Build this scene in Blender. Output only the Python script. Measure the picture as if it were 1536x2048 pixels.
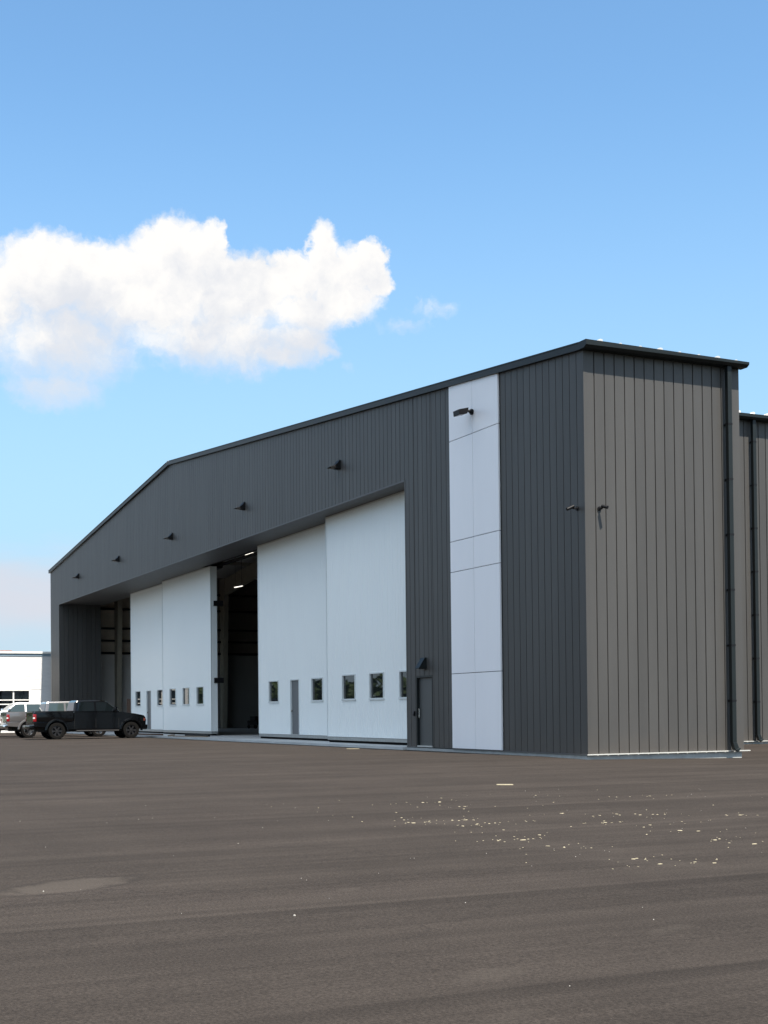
import bpy, bmesh, math, random
from mathutils import Vector, Matrix
random.seed(7)
sc = bpy.context.scene
col = sc.collection
for o in list(bpy.data.objects):
    bpy.data.objects.remove(o)

# ------------------------------------------------------------------ camera
cam = bpy.data.cameras.new('camera'); co = bpy.data.objects.new('camera', cam); col.objects.link(co)
YAW, PITCH, ROLL = -1.127752, 0.016551, -0.010311
Fv = Vector((math.sin(YAW)*math.cos(PITCH), math.cos(YAW)*math.cos(PITCH), math.sin(PITCH)))
R0 = Vector((math.cos(YAW), -math.sin(YAW), 0)); U0 = R0.cross(Fv)
Rv = R0*math.cos(ROLL)+U0*math.sin(ROLL); Uv = -R0*math.sin(ROLL)+U0*math.cos(ROLL)
m = Matrix.Identity(4)
for i in range(3):
    m[i][0] = Rv[i]; m[i][1] = Uv[i]; m[i][2] = -Fv[i]
m[0][3], m[1][3], m[2][3] = 28.1454, -18.9438, 1.1348
co.matrix_world = m
cam.sensor_fit = 'VERTICAL'; cam.sensor_height = 24; cam.lens = 24*2701.927/2048
cam.shift_y = (1376.434-1024)/2048
cam.clip_start = .1; cam.clip_end = 6000
sc.camera = co

# ------------------------------------------------------------------ sun and sky
SUN_EL, SUN_AZ = math.radians(61), math.radians(86.6)     # azimuth clockwise from +Y
sdir = Vector((math.sin(SUN_AZ)*math.cos(SUN_EL), math.cos(SUN_AZ)*math.cos(SUN_EL), math.sin(SUN_EL)))
sl = bpy.data.lights.new('sun', 'SUN'); so = bpy.data.objects.new('sun', sl); col.objects.link(so)
sl.energy = 5.0; sl.angle = math.radians(.53); sl.color = (1.0, .92, .82)
so.rotation_euler = sdir.to_track_quat('Z', 'Y').to_euler()
so.location = (60, 0, 90)

w = bpy.data.worlds.new('World'); sc.world = w; w.use_nodes = True
NT = w.node_tree; NT.nodes.clear()
class G:
    """tiny helper for node graphs"""
    def __init__(s, nt): s.nt = nt
    def n(s, t, **k):
        x = s.nt.nodes.new(t)
        for a, b in k.items(): setattr(x, a, b)
        return x
    def put(s, sock, v):
        if isinstance(v, bpy.types.NodeSocket): s.nt.links.new(v, sock)
        elif v is not None: sock.default_value = v
    def m(s, op, a, b=None, c=None, clamp=False):
        x = s.n('ShaderNodeMath', operation=op, use_clamp=clamp)
        s.put(x.inputs[0], a); s.put(x.inputs[1], b)
        if c is not None: s.put(x.inputs[2], c)
        return x.outputs[0]
    def v(s, op, a, b=None, c=None):
        x = s.n('ShaderNodeVectorMath', operation=op)
        s.put(x.inputs[0], a)
        if b is not None: s.put(x.inputs['Scale'] if op == 'SCALE' else x.inputs[1], b)
        if c is not None: s.put(x.inputs[2], c)
        return x.outputs['Value'] if op in ('DOT_PRODUCT', 'LENGTH') else x.outputs[0]
    def mix(s, f, a, b, bt='MIX'):
        x = s.n('ShaderNodeMix', data_type='RGBA', blend_type=bt)
        s.put(x.inputs[0], f); s.put(x.inputs[6], a); s.put(x.inputs[7], b)
        return x.outputs[2]
    def noise(s, vec, scale, detail=3, rough=.5, dist=0):
        x = s.n('ShaderNodeTexNoise'); s.put(x.inputs['Vector'], vec)
        x.inputs['Scale'].default_value = scale; x.inputs['Detail'].default_value = detail
        x.inputs['Roughness'].default_value = rough; x.inputs['Distortion'].default_value = dist
        return x
    def rng(s, v, a, b, c=0., d=1., smooth=False):
        x = s.n('ShaderNodeMapRange'); x.interpolation_type = 'SMOOTHSTEP' if smooth else 'LINEAR'
        s.put(x.inputs[0], v); s.put(x.inputs[1], a); s.put(x.inputs[2], b); s.put(x.inputs[3], c); s.put(x.inputs[4], d)
        return x.outputs[0]
g = G(NT)
sky = g.n('ShaderNodeTexSky', sky_type='NISHITA'); sky.sun_disc = False
sky.sun_elevation = SUN_EL; sky.sun_rotation = SUN_AZ
sky.altitude = 200; sky.air_density = 1.0; sky.dust_density = .6; sky.ozone_density = 1.0
tc = g.n('ShaderNodeTexCoord').outputs['Generated']
d = g.v('NORMALIZE', tc)
sx = g.n('ShaderNodeSeparateXYZ'); g.put(sx.inputs[0], d)
az = g.m('MULTIPLY', g.m('ARCTAN2', sx.outputs[0], sx.outputs[1]), 57.29578)
el = g.m('MULTIPLY', g.m('ARCSINE', sx.outputs[2]), 57.29578)
cx = g.n('ShaderNodeCombineXYZ'); g.put(cx.inputs[0], az); g.put(cx.inputs[1], el)
P = cx.outputs[0]
n1 = g.noise(P, .42, 5, .55); n2 = g.noise(P, 1.5, 6, .6)
off1 = g.v('MULTIPLY', g.v('SUBTRACT', n1.outputs['Color'], (.5, .5, .5)), (1.7, 1.4, 0))
off2 = g.v('MULTIPLY', g.v('SUBTRACT', n2.outputs['Color'], (.5, .5, .5)), (1.1, .9, 0))
PD = g.v('ADD', g.v('ADD', P, off1), off2)
BL = [(-78.60,17.40,2.69,2.07),(-81.58,16.06,3.46,2.94),(-76.37,17.52,3.13,1.89),(-73.48,18.41,2.11,2.10),(-71.91,18.85,1.06,1.40),(-74.32,16.84,4.20,2.61),(-70.56,17.15,2.97,1.92),(-68.44,17.95,1.60,1.11),(-67.05,18.64,0.96,1.37),(-66.10,17.77,1.81,1.46),(-64.98,18.54,0.85,1.01),(-67.60,16.60,2.02,1.22),(-77.81,14.95,3.94,2.10),(-71.83,15.55,4.02,1.63),(-68.89,14.77,2.34,0.66),(-67.30,15.01,0.85,0.62),(-78.23,13.26,2.28,1.11),(-68.04,15.31,1.70,1.23),(-66.11,16.99,2.02,1.26),(-70.16,15.09,2.76,1.33),(-64.61,17.76,0.75,0.91),(-62.35,16.65,1.45,0.62),(-63.6,15.9,1.2,0.42),(-66.09,14.51,0.40,0.25)]
dens = None
for i, (a, b, rx, ry) in enumerate(BL):
    q = g.v('MULTIPLY', g.v('SUBTRACT', PD, (a, b, 0)), (1/rx, 1/ry, 0))
    e = g.m('SUBTRACT', 1.0, g.v('DOT_PRODUCT', q, q))
    if i >= 21: e = g.m('MULTIPLY', e, .30)
    if dens is None: dens = e
    else: dens = g.m('SMOOTH_MAX', dens, e, .15)
fine = g.noise(PD, 1.1, 7, .62).outputs[0]
# the underside of the cloud is softer and thinner than its top
soft = g.rng(el, 12.5, 17.5, 1.7, .62)
raw = g.m('ADD', dens, g.m('MULTIPLY', g.m('SUBTRACT', fine, .5), .85))
alpha = g.rng(g.m('DIVIDE', raw, soft), 0., 1., 0., 1., True)
shade = g.noise(g.v('ADD', P, (3.1, .9, 0)), .33, 5, .55).outputs[0]
lit = g.rng(g.m('ADD', g.m('ADD', shade, g.rng(el, 12.5, 19.5, -.22, .2)), g.m('MULTIPLY', g.m('SUBTRACT', fine, .5), .35)), .33, .72, 0., 1., True)
ccol = g.mix(lit, (4.0, 4.08, 4.3, 1), (5.3, 5.15, 4.95, 1))
# low bank of thin cloud by the horizon
bankn = g.noise(g.v('MULTIPLY', P, (.5, 1.6, 0)), .35, 5, .55).outputs[0]
ew = g.m('ADD', el, g.m('MULTIPLY', g.m('SUBTRACT', bankn, .5), 2.6))
bank = g.m('MULTIPLY', g.m('MULTIPLY', g.rng(ew, 5.0, 7.4, 1., 0., True), g.rng(ew, 2.4, 5.0, .35, 1., True)), g.rng(az, -78.8, -72., .8, .0, True))
skc = g.mix(1.0, sky.outputs[0], (.88, 1.15, 1.22, 1), 'MULTIPLY')
skc = g.mix(g.rng(el, 0., 26., .9, 0., True), skc, (2.2, 3.25, 4.2, 1))
# bright cumulus added outside the view to lift shade light, on a flat cloud layer
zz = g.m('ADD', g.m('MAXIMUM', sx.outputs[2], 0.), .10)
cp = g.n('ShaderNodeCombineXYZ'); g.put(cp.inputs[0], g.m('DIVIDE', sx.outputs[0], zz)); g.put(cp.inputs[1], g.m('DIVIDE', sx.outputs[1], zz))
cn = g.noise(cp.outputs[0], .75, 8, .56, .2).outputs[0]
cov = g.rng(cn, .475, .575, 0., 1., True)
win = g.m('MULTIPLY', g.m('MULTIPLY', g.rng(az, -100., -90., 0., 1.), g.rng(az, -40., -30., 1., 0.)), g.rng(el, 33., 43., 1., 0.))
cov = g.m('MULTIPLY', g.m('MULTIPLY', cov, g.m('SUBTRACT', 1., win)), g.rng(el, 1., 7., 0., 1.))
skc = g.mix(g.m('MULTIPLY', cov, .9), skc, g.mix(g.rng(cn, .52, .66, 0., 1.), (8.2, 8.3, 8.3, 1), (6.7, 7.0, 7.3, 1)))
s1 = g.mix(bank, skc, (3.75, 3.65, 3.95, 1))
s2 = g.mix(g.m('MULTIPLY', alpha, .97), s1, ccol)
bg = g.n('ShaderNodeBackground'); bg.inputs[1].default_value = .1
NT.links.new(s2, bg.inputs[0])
wo = g.n('ShaderNodeOutputWorld'); NT.links.new(bg.outputs[0], wo.inputs[0])
sc.view_settings.view_transform = 'Standard'; sc.view_settings.look = 'None'
sc.view_settings.exposure = 1.0; sc.view_settings.gamma = 1; sc.view_settings.use_curve_mapping = False
sc.render.engine = 'CYCLES'
sc.cycles.max_bounces = 8; sc.cycles.diffuse_bounces = 4
sc.render.resolution_x = 768; sc.render.resolution_y = 1024

# ------------------------------------------------------------------ materials
def mat(name, base, rough=.6, metal=0., spec=.5, noise=None, coat=0., bump=None, rand=0., emit=None):
    """base colour with soft blotchy variation; rand = tone shift per object"""
    m = bpy.data.materials.new(name); m.use_nodes = True; nt = m.node_tree; h = G(nt)
    b = nt.nodes['Principled BSDF']
    b.inputs['Roughness'].default_value = rough; b.inputs['Metallic'].default_value = metal
    b.inputs['Specular IOR Level'].default_value = spec; b.inputs['Coat Weight'].default_value = coat
    b.inputs['Coat Roughness'].default_value = .04
    oc = h.n('ShaderNodeTexCoord').outputs['Object']
    c = (*base, 1)
    sc_, amt, st = noise or (1.2, .06, (1, 1, 1))
    nn = h.noise(h.v('MULTIPLY', oc, st), sc_, 5, .6).outputs[0]
    f = h.rng(nn, .3, .7, 1-amt, 1+amt)
    if rand:
        oi = h.n('ShaderNodeObjectInfo').outputs['Random']
        f = h.m('MULTIPLY', f, h.rng(oi, 0., 1., 1-rand, 1+rand))
    c = h.v('SCALE', tuple(base), f)
    nt.links.new(c, b.inputs['Base Color'])
    if bump:
        s_, d_, st_ = bump
        bn = h.noise(h.v('MULTIPLY', oc, st_), s_, 3, .5).outputs[0]
        bp = h.n('ShaderNodeBump'); bp.inputs['Strength'].default_value = 1; bp.inputs['Distance'].default_value = d_
        nt.links.new(bn, bp.inputs['Height']); nt.links.new(bp.outputs[0], b.inputs['Normal'])
    if emit:
        b.inputs['Emission Color'].default_value = (*emit[0], 1); b.inputs['Emission Strength'].default_value = emit[1]
    return m
M = {}
M['cladding'] = mat('charcoal_cladding', (.0570, .0555, .0525), .5, spec=.38, noise=(1.3, .09, (1, 1, .10)), bump=(1.3, .022, (1, 1, .3)), rand=.06)
M['trim'] = mat('dark_trim', (.009, .0125, .013), .45, spec=.28, noise=(2, .1, (1, 1, 1)))
M['soffit'] = mat('soffit_metal', (.085, .085, .085), .55, noise=(1, .08, (1, 1, 1)))
M['white_panel'] = mat('white_composite', (.84, .84, .86), .42, spec=.5, noise=(.8, .02, (1, 1, .4)), rand=.012)
M['door_white'] = mat('white_door_skin', (.83, .87, .86), .36, spec=.5, noise=(.5, .012, (1, 1, .5)))
M['galv'] = mat('galvanised', (.36, .37, .36), .45, metal=.6, noise=(6, .12, (1, 1, 1)))
M['base_trim'] = mat('base_flashing', (.46, .46, .43), .5, noise=(4, .06, (1, 1, 1)))
M['concrete'] = mat('concrete', (.33, .34, .33), .85, noise=(3, .16, (1, 1, 1)), bump=(12, .004, (1, 1, 1)))
M['slab'] = mat('slab_concrete', (.46, .47, .46), .8, noise=(.8, .14, (1, 1, 1)))
M['roof'] = mat('roof_galvalume', (.55, .55, .53), .42, metal=.25, noise=(2, .06, (1, 1, 1)))
M['glass'] = mat('window_glass', (.012, .014, .016), .015, spec=.62, noise=(1, .1, (1, 1, 1)))
M['alu'] = mat('white_frame', (.62, .66, .66), .4, noise=(3, .04, (1, 1, 1)))
M['grey_door'] = mat('grey_door_leaf', (.12, .125, .13), .5, noise=(2, .05, (1, 1, 1)))
M['dark_door'] = mat('charcoal_door_leaf', (.062, .066, .066), .45, noise=(2, .05, (1, 1, 1)))
M['steel'] = mat('brushed_steel', (.6, .6, .58), .25, metal=1.)
M['black'] = mat('black_plastic', (.006, .006, .007), .5, spec=.25)
M['lens'] = mat('lamp_lens', (.35, .33, .30), .2)
M['rubber'] = mat('rubber', (.0045, .0043, .004), .85, spec=.15)
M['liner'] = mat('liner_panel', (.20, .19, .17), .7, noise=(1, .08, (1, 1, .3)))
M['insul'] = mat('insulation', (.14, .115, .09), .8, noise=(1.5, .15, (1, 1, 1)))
M['liner_lit_tone'] = mat('painted_lit_liner', (.52, .50, .47), .7)  # liner copy with the brighter light near the opening painted in
M['insul_lit_tone'] = mat('painted_lit_insulation', (.50, .42, .33), .8, noise=(1.5, .15, (1, 1, 1)))  # insulation copy, colour raised to stand in for light by the opening
M['primer'] = mat('frame_steel', (.30, .27, .21), .6, noise=(2, .08, (1, 1, 1)))
M['tube'] = mat('tube_light', (.8, .8, .8), .5, emit=((1., .94, .82), 1.2))
M['brick_white'] = mat('white_painted_block', (.66, .66, .65), .75, noise=(1.6, .05, (1, 1, 5)), bump=(5, .012, (1, 1, 4)))
M['cornice'] = mat('cornice_metal', (.22, .30, .36), .5)
M['wht'] = mat('white_paint', (.78, .78, .74), .5)
M['rust'] = mat('reddish_unit', (.22, .11, .08), .7, noise=(6, .3, (1, 1, 1)))
M['wood'] = mat('weathered_timber', (.20, .155, .11), .85, noise=(9, .3, (1, 4, 1)))
M['crate'] = mat('crate_board', (.085, .048, .03), .8, noise=(7, .25, (1, 1, 3)))
M['paint_black'] = mat('black_car_paint', (.002, .0022, .0026), .12, spec=.2, coat=.22, noise=(1, .05, (1, 1, 1)))
M['paint_silver'] = mat('silver_car_paint', (.13, .125, .125), .22, metal=.4, spec=.5, coat=1., noise=(1, .05, (1, 1, 1)))
M['paint_white'] = mat('white_car_paint', (.72, .72, .70), .2, spec=.5, coat=.6, noise=(1, .03, (1, 1, 1)))
M['tint'] = mat('tinted_glass', (.004, .006, .007), .03, spec=.6)
M['clearglass'] = mat('truck_glass', (.035, .05, .05), .03, spec=.6)
M['chrome'] = mat('chrome', (.75, .75, .75), .1, metal=1.)
M['rim_black'] = mat('black_rim', (.03, .03, .032), .3, metal=.5)
M['taillamp'] = mat('tail_lamp_red', (.20, .008, .010), .25, coat=.2)
M['lampwhite'] = mat('clear_lamp', (.6, .58, .58), .12, coat=.6)
M['amber'] = mat('amber_marker', (.10, .022, .015), .3)
M['litter'] = mat('pale_chips', (.34, .30, .20), .85, noise=(20, .2, (1, 1, 1)))
M['stone'] = mat('pale_stones', (.40, .38, .34), .8)
M['grass'] = mat('grass_ground', (.055, .075, .025), .95, noise=(.05, .3, (1, 1, 1)))
M['leaves'] = mat('tree_leaves', (.040, .065, .020), .8, noise=(.3, .3, (1, 1, 1)))
M['dark'] = mat('dark_underbody', (.006, .006, .006), .8)

# ------------------------------------------------------------------ builders
class MB:
    def __init__(s): s.v = []; s.f = []
    def add(s, vs, fs):
        k = len(s.v); s.v += [tuple(x) for x in vs]; s.f += [tuple(i+k for i in f) for f in fs]; return s
    def box(s, x0, x1, y0, y1, z0, z1):
        vs = [(x, y, z) for z in (z0, z1) for y in (y0, y1) for x in (x0, x1)]
        return s.add(vs, [(0, 2, 3, 1), (4, 5, 7, 6), (0, 1, 5, 4), (2, 6, 7, 3), (0, 4, 6, 2), (1, 3, 7, 5)])
    def hexa(s, a, b):
        """prism between polygons a and b (same number of points)"""
        n = len(a)
        return s.add(list(a)+list(b), [tuple(range(n))[::-1], tuple(range(n, 2*n))] + [(i, (i+1) % n, (i+1) % n+n, i+n) for i in range(n)])
    def prism(s, poly, axis, t0, t1):
        f = {'x': lambda u, v, t: (t, u, v), 'y': lambda u, v, t: (u, t, v), 'z': lambda u, v, t: (u, v, t)}[axis]
        return s.hexa([f(u, v, t0) for u, v in poly], [f(u, v, t1) for u, v in poly])
    def tube(s, pts, r, n=10, caps=True):
        pts = [Vector(p) for p in pts]; rings = []
        up = Vector((0, 0, 1))
        for i, p in enumerate(pts):
            t = (pts[min(i+1, len(pts)-1)]-pts[max(i-1, 0)]).normalized()
            a = t.cross(up if abs(t.z) < .9 else Vector((1, 0, 0))).normalized(); b = t.cross(a)
            rr = r[i] if isinstance(r, (list, tuple)) else r
            rings.append([p+a*math.cos(2*math.pi*k/n)*rr+b*math.sin(2*math.pi*k/n)*rr for k in range(n)])
        vs = [q for R_ in rings for q in R_]
        fs = [(j*n+k, j*n+(k+1) % n, (j+1)*n+(k+1) % n, (j+1)*n+k) for j in range(len(rings)-1) for k in range(n)]
        if caps: fs += [tuple(range(n))[::-1], tuple(range((len(rings)-1)*n, len(rings)*n))]
        return s.add(vs, fs)
    def lathe_y(s, prof, n=28, c=(0, 0, 0)):
        """profile of (radius, y) turned about the y axis"""
        vs = []; k = len(prof)
        for i in range(n):
            a = 2*math.pi*i/n
            for r, y in prof: vs.append((c[0]+r*math.cos(a), c[1]+y, c[2]+r*math.sin(a)))
        return s.add(vs, [(i*k+j, i*k+j+1, ((i+1) % n)*k+j+1, ((i+1) % n)*k+j) for i in range(n) for j in range(k-1)])
    def build(s, name, m_, parent=None, off=None, bevel=0, smooth=False, kind=None, label=None):
        me = bpy.data.meshes.new(name)
        o_ = off or (0, 0, 0)
        me.from_pydata([(a-o_[0], b-o_[1], c-o_[2]) for a, b, c in s.v], [], s.f)
        bm = bmesh.new(); bm.from_mesh(me); bmesh.ops.recalc_face_normals(bm, faces=bm.faces)
        if bevel:
            es = [e for e in bm.edges if len(e.link_faces) == 2 and e.calc_face_angle(0) > .5]
            bmesh.ops.bevel(bm, geom=es, offset=bevel, segments=2, affect='EDGES', profile=.6, clamp_overlap=True)
        bm.to_mesh(me); bm.free()
        me.materials.append(M[m_] if isinstance(m_, str) else m_)
        if smooth:
            for p_ in me.polygons: p_.use_smooth = True
            try: me.set_sharp_from_angle(angle=math.radians(38))
            except Exception: pass
        o = bpy.data.objects.new(name, me); col.objects.link(o)
        if parent: o.parent = parent
        else: o.location = o_
        if kind: o['kind'] = kind
        if label: o['label'] = label
        return o
def thing(name, label, cat, loc=(0, 0, 0), rz=0, group=None):
    o = bpy.data.objects.new(name, None); col.objects.link(o); o.empty_display_size = .3
    o.location = loc; o.rotation_euler = (0, 0, rz); o['label'] = label; o['category'] = cat
    if group: o['group'] = group
    return o
def tag(o, label, cat, group=None):
    o['label'] = label; o['category'] = cat
    if group: o['group'] = group
    return o
def copy_tree(o, parent=None):
    c = o.copy(); col.objects.link(c); c.parent = parent
    for ch in list(o.children): copy_tree(ch, c)
    return c

# ------------------------------------------------------------------ setting
def gz(x, y=0):
    return -.11-.012*min(max(0, x+2), 60)-.075*min(max(0, (x+6)/6), 1)*min(max(0, y/5), 1)
def asphalt_mat():
    m = bpy.data.materials.new('asphalt'); m.use_nodes = True; nt = m.node_tree; h = G(nt); b = nt.nodes['Principled BSDF']
    oc = h.n('ShaderNodeTexCoord').outputs['Object']
    s = h.n('ShaderNodeSeparateXYZ'); h.put(s.inputs[0], oc)
    wob = h.noise(h.v('MULTIPLY', oc, (.25, .25, .25)), 1., 3).outputs[0]
    x = h.m('ADD', s.outputs[0], h.m('MULTIPLY', h.m('SUBTRACT', wob, .5), .22))
    f = None
    def mul(v):
        nonlocal f
        f = v if f is None else h.m('MULTIPLY', f, v)
    # broad rolled streaks along the paving direction (world Y)
    mul(h.rng(h.noise(h.v('MULTIPLY', oc, (1.3, .07, 1)), 1.1, 6, .66).outputs[0], .3, .7, .80, 1.18))
    mul(h.rng(h.noise(h.v('MULTIPLY', oc, (7., .16, 1)), 1., 4, .6).outputs[0], .3, .7, .90, 1.11))
    mul(h.rng(h.noise(oc, .45, 7, .68).outputs[0], .3, .7, .86, 1.15))
    mul(h.rng(h.noise(oc, 48., 2, .6).outputs[0], .3, .7, .68, 1.34))
    mul(h.rng(h.noise(oc, 170., 1, .5).outputs[0], .3, .7, .78, 1.24))
    # paving joints: sharp on the near side of one lane, fading into the next
    for xj, dep_, wd in ((-6.2, .12, 1.), (-2.1, .1, 1.), (1.9, .10, .8), (4.6, .1, 1.), (8.0, .12, .9), (11.3, .26, .55), (14.4, .16, .9), (18.62, .42, .62), (21.75, .34, .5), (25.4, .15, .6), (29.3, .12, .6)):
        dd = h.m('SUBTRACT', x, xj)
        stp = h.rng(dd, -.05, .04, 0., 1., True)
        fall = h.m('POWER', 2.718, h.m('MULTIPLY', h.m('MAXIMUM', dd, 0.), -1/wd))
        pat = h.rng(h.noise(h.v('MULTIPLY', h.v('ADD', oc, (xj*3., 0, 0)), (.6, .16, 1)), 1., 3).outputs[0], .35, .62, .35, 1.)
        mul(h.m('SUBTRACT', 1., h.m('MULTIPLY', h.m('MULTIPLY', stp, fall), h.m('MULTIPLY', pat, dep_))))
        ln = h.m('POWER', 2.718, h.m('MULTIPLY', h.m('ABSOLUTE', h.m('ADD', dd, .09)), -16.))
        mul(h.m('ADD', 1., h.m('MULTIPLY', ln, .06)))
    base = h.v('SCALE', (.0340, .0282, .0238), f)
    # dried puddle marks and dusty spots: (x, y, half length, half width, heading, strength)
    for (px, py, a, bb, th, st) in ((16.53, -16.43, .66, .33, -61, .42), (17.85, -14.41, .16, .10, -61, .22), (21.35, -15.05, .34, .16, -70, .2), (22.3, -15.5, .26, .12, -70, .12), (13.3, -10.6, 1.2, .45, 40, .12), (15.7, -11.1, 1.3, .35, 20, .1), (17.6, -11.0, .9, .28, 30, .13), (2.3, -3.2, 2.6, .16, 68, .16), (20.6, -13.2, .35, .1, -65, .14), (-17., -5., 2.2, .5, 80, .12), (-6., -9, 3., .5, 85, .12), (14.5, -17.5, 1.9, .25, 92, .12)):
        th = math.radians(th); c_, s_ = math.cos(th), math.sin(th)
        rel = h.v('SUBTRACT', oc, (px, py, 0))
        u = h.v('DOT_PRODUCT', rel, (c_/a, s_/a, 0)); v = h.v('DOT_PRODUCT', rel, (-s_/bb, c_/bb, 0))
        r2 = h.m('ADD', h.m('MULTIPLY', u, u), h.m('MULTIPLY', v, v))
        r2 = h.m('ADD', r2, h.m('MULTIPLY', h.m('SUBTRACT', h.noise(oc, 3.2, 7, .68).outputs[0], .5), 2.2))
        if st > .3:
            rim = h.m('MULTIPLY', h.rng(r2, .75, 1.1, 0., 1., True), h.rng(r2, 1.1, 1.7, 1., 0., True))
            base = h.mix(h.m('MULTIPLY', rim, .42), base, (.02, .017, .015, 1))
            k = h.rng(r2, .25, 1.35, 1., 0., True)
        else: k = h.rng(r2, .0, 1.2, 1., 0., True)
        base = h.mix(h.m('MULTIPLY', k, st), base, (.078, .067, .056, 1))
    # small dark spots and hairline cracks
    vd = h.n('ShaderNodeTexVoronoi'); vd.inputs['Scale'].default_value = 2.3; h.put(vd.inputs['Vector'], oc)
    cd = h.n('ShaderNodeSeparateColor'); h.put(cd.inputs[0], vd.outputs['Color'])
    dk = h.m('MULTIPLY', h.rng(vd.outputs['Distance'], .05, .025, 0., 1.), h.m('GREATER_THAN', cd.outputs[1], .72))
    base = h.mix(h.m('MULTIPLY', dk, .55), base, (.012, .011, .010, 1))
    vc = h.n('ShaderNodeTexVoronoi', feature='DISTANCE_TO_EDGE'); vc.inputs['Scale'].default_value = .16
    h.put(vc.inputs['Vector'], h.v('ADD', oc, h.v('SCALE', h.noise(oc, 1.1, 5, .65).outputs['Color'], .9)))
    ck = h.m('MULTIPLY', h.rng(vc.outputs['Distance'], .0035, .001, 0., 1.), h.rng(h.noise(oc, .22, 2).outputs[0], .52, .60, 0., 1.))
    base = h.mix(h.m('MULTIPLY', ck, .35), base, (.014, .012, .011, 1))
    # tiny pale aggregate
    vo = h.n('ShaderNodeTexVoronoi'); vo.inputs['Scale'].default_value = 22.; h.put(vo.inputs['Vector'], oc)
    sp = h.rng(vo.outputs['Distance'], .10, .06, 0., 1.)
    cs = h.n('ShaderNodeSeparateColor'); h.put(cs.inputs[0], vo.outputs['Color'])
    keep = h.m('GREATER_THAN', cs.outputs[0], .90)
    base = h.mix(h.m('MULTIPLY', h.m('MULTIPLY', sp, keep), .55), base, (.15, .13, .11, 1))
    nt.links.new(base, b.inputs['Base Color'])
    b.inputs['Roughness'].default_value = .97; b.inputs['Specular IOR Level'].default_value = .12
    bp = h.n('ShaderNodeBump'); bp.inputs['Distance'].default_value = .004; bp.inputs['Strength'].default_value = .8
    nt.links.new(h.noise(oc, 90., 3, .6).outputs[0], bp.inputs['Height']); nt.links.new(bp.outputs[0], b.inputs['Normal'])
    return m
M['asphalt'] = asphalt_mat()
xs = [-220, -6, -4, -2, -1, 0, 3, 10, 20, 30, 40, 58, 120]
b = MB(); ys = [-160, -60, -25, 0, 1.2, 2.5, 5, 30, 120]
vs = [(x, y, gz(x, y)) for y in ys for x in xs]; n = len(xs)
b.add(vs, [(j*n+i, j*n+i+1, (j+1)*n+i+1, (j+1)*n+i) for j in range(len(ys)-1) for i in range(n-1)])
b.build('asphalt_yard', 'asphalt', kind='structure')
b = MB(); b.add([(-2500, -2500, -.95), (2500, -2500, -.95), (2500, 2500, -.95), (-2500, 2500, -.95)], [(0, 1, 2, 3)])
b.build('ground', 'grass', kind='structure')

# ------------------------------------------------------------------ hangar
H, S, TR, W = 10.07, .0892, 35.99, 64.6
X1, X2, HO = -10.1, -61.95, 8.41          # door opening
D, XI = 4.91, -7.39                       # wing depth, main side wall
def rz_(x):
    t = -x
    return H+S*(t if t < TR else 2*TR-t)
hg = thing('hangar', 'large charcoal metal clad aircraft hangar with a low gable roof and a wide door opening', 'hangar')
def part(mb, name, m_, parent=hg, **k): return mb.build(name, m_, parent, **k)

# cladding panels: flat face with returned edges, so that the seam between two is a groove
SW = .017; GD = .030
nt = M['cladding'].node_tree; h = G(nt); bs = nt.nodes['Principled BSDF']
old = bs.inputs['Base Color'].links[0].from_socket
oc = h.n('ShaderNodeTexCoord').outputs['Object']; sp_ = h.n('ShaderNodeSeparateXYZ'); h.put(sp_.inputs[0], oc)
dz = h.m('ADD', sp_.outputs[2], h.m('MULTIPLY', h.m('SUBTRACT', h.noise(oc, 2.2, 6, .65).outputs[0], .5), .9))
nt.links.new(h.mix(h.rng(dz, -.15, .75, .22, 0., True), old, (.105, .085, .066, 1)), bs.inputs['Base Color'])
def panel_front(xa, xb, z0, za, zb, y=0., SW=.012):
    """panel on a plane of constant y facing -y, between xa<xb, top za at xa and zb at xb"""
    pr = [(xa+.001, y+GD), (xa+SW*.7, y+GD), (xa+SW, y), (xb-SW, y), (xb-SW*.7, y+GD), (xb-.001, y+GD)]
    mb = MB(); vs = []
    for (x, yy) in pr:
        t = za+(zb-za)*(x-xa)/(xb-xa)
        vs += [(x, yy, z0), (x, yy, t)]
    mb.add(vs, [(2*i, 2*i+2, 2*i+3, 2*i+1) for i in range(5)]); return mb
def panel_side(ya, yb, z0, z1, x=0.):
    pr = [(ya+.001, x-GD), (ya+SW*.7, x-GD), (ya+SW, x), (yb-SW, x), (yb-SW*.7, x-GD), (yb-.001, x-GD)]
    mb = MB(); vs = []
    for (yy, xx) in pr: vs += [(xx, yy, z0), (xx, yy, z1)]
    mb.add(vs, [(2*i, 2*i+2, 2*i+3, 2*i+1) for i in range(5)]); return mb
PW = .3065
S1, S2 = -7.0, -4.13
DX0, DX1, DH = -9.44, -8.33, 2.17
x = -.012; cnt = 0
cuts = []
def run(xa, xb):
    n = max(1, round((xb-xa)/PW)); st = (xb-xa)/n
    return [(xb-(i+1)*st, xb-i*st) for i in range(n)]
segs = run(S2, -.0)+run(X1, S1)+run(X2, X1)+run(-W, X2)
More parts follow.
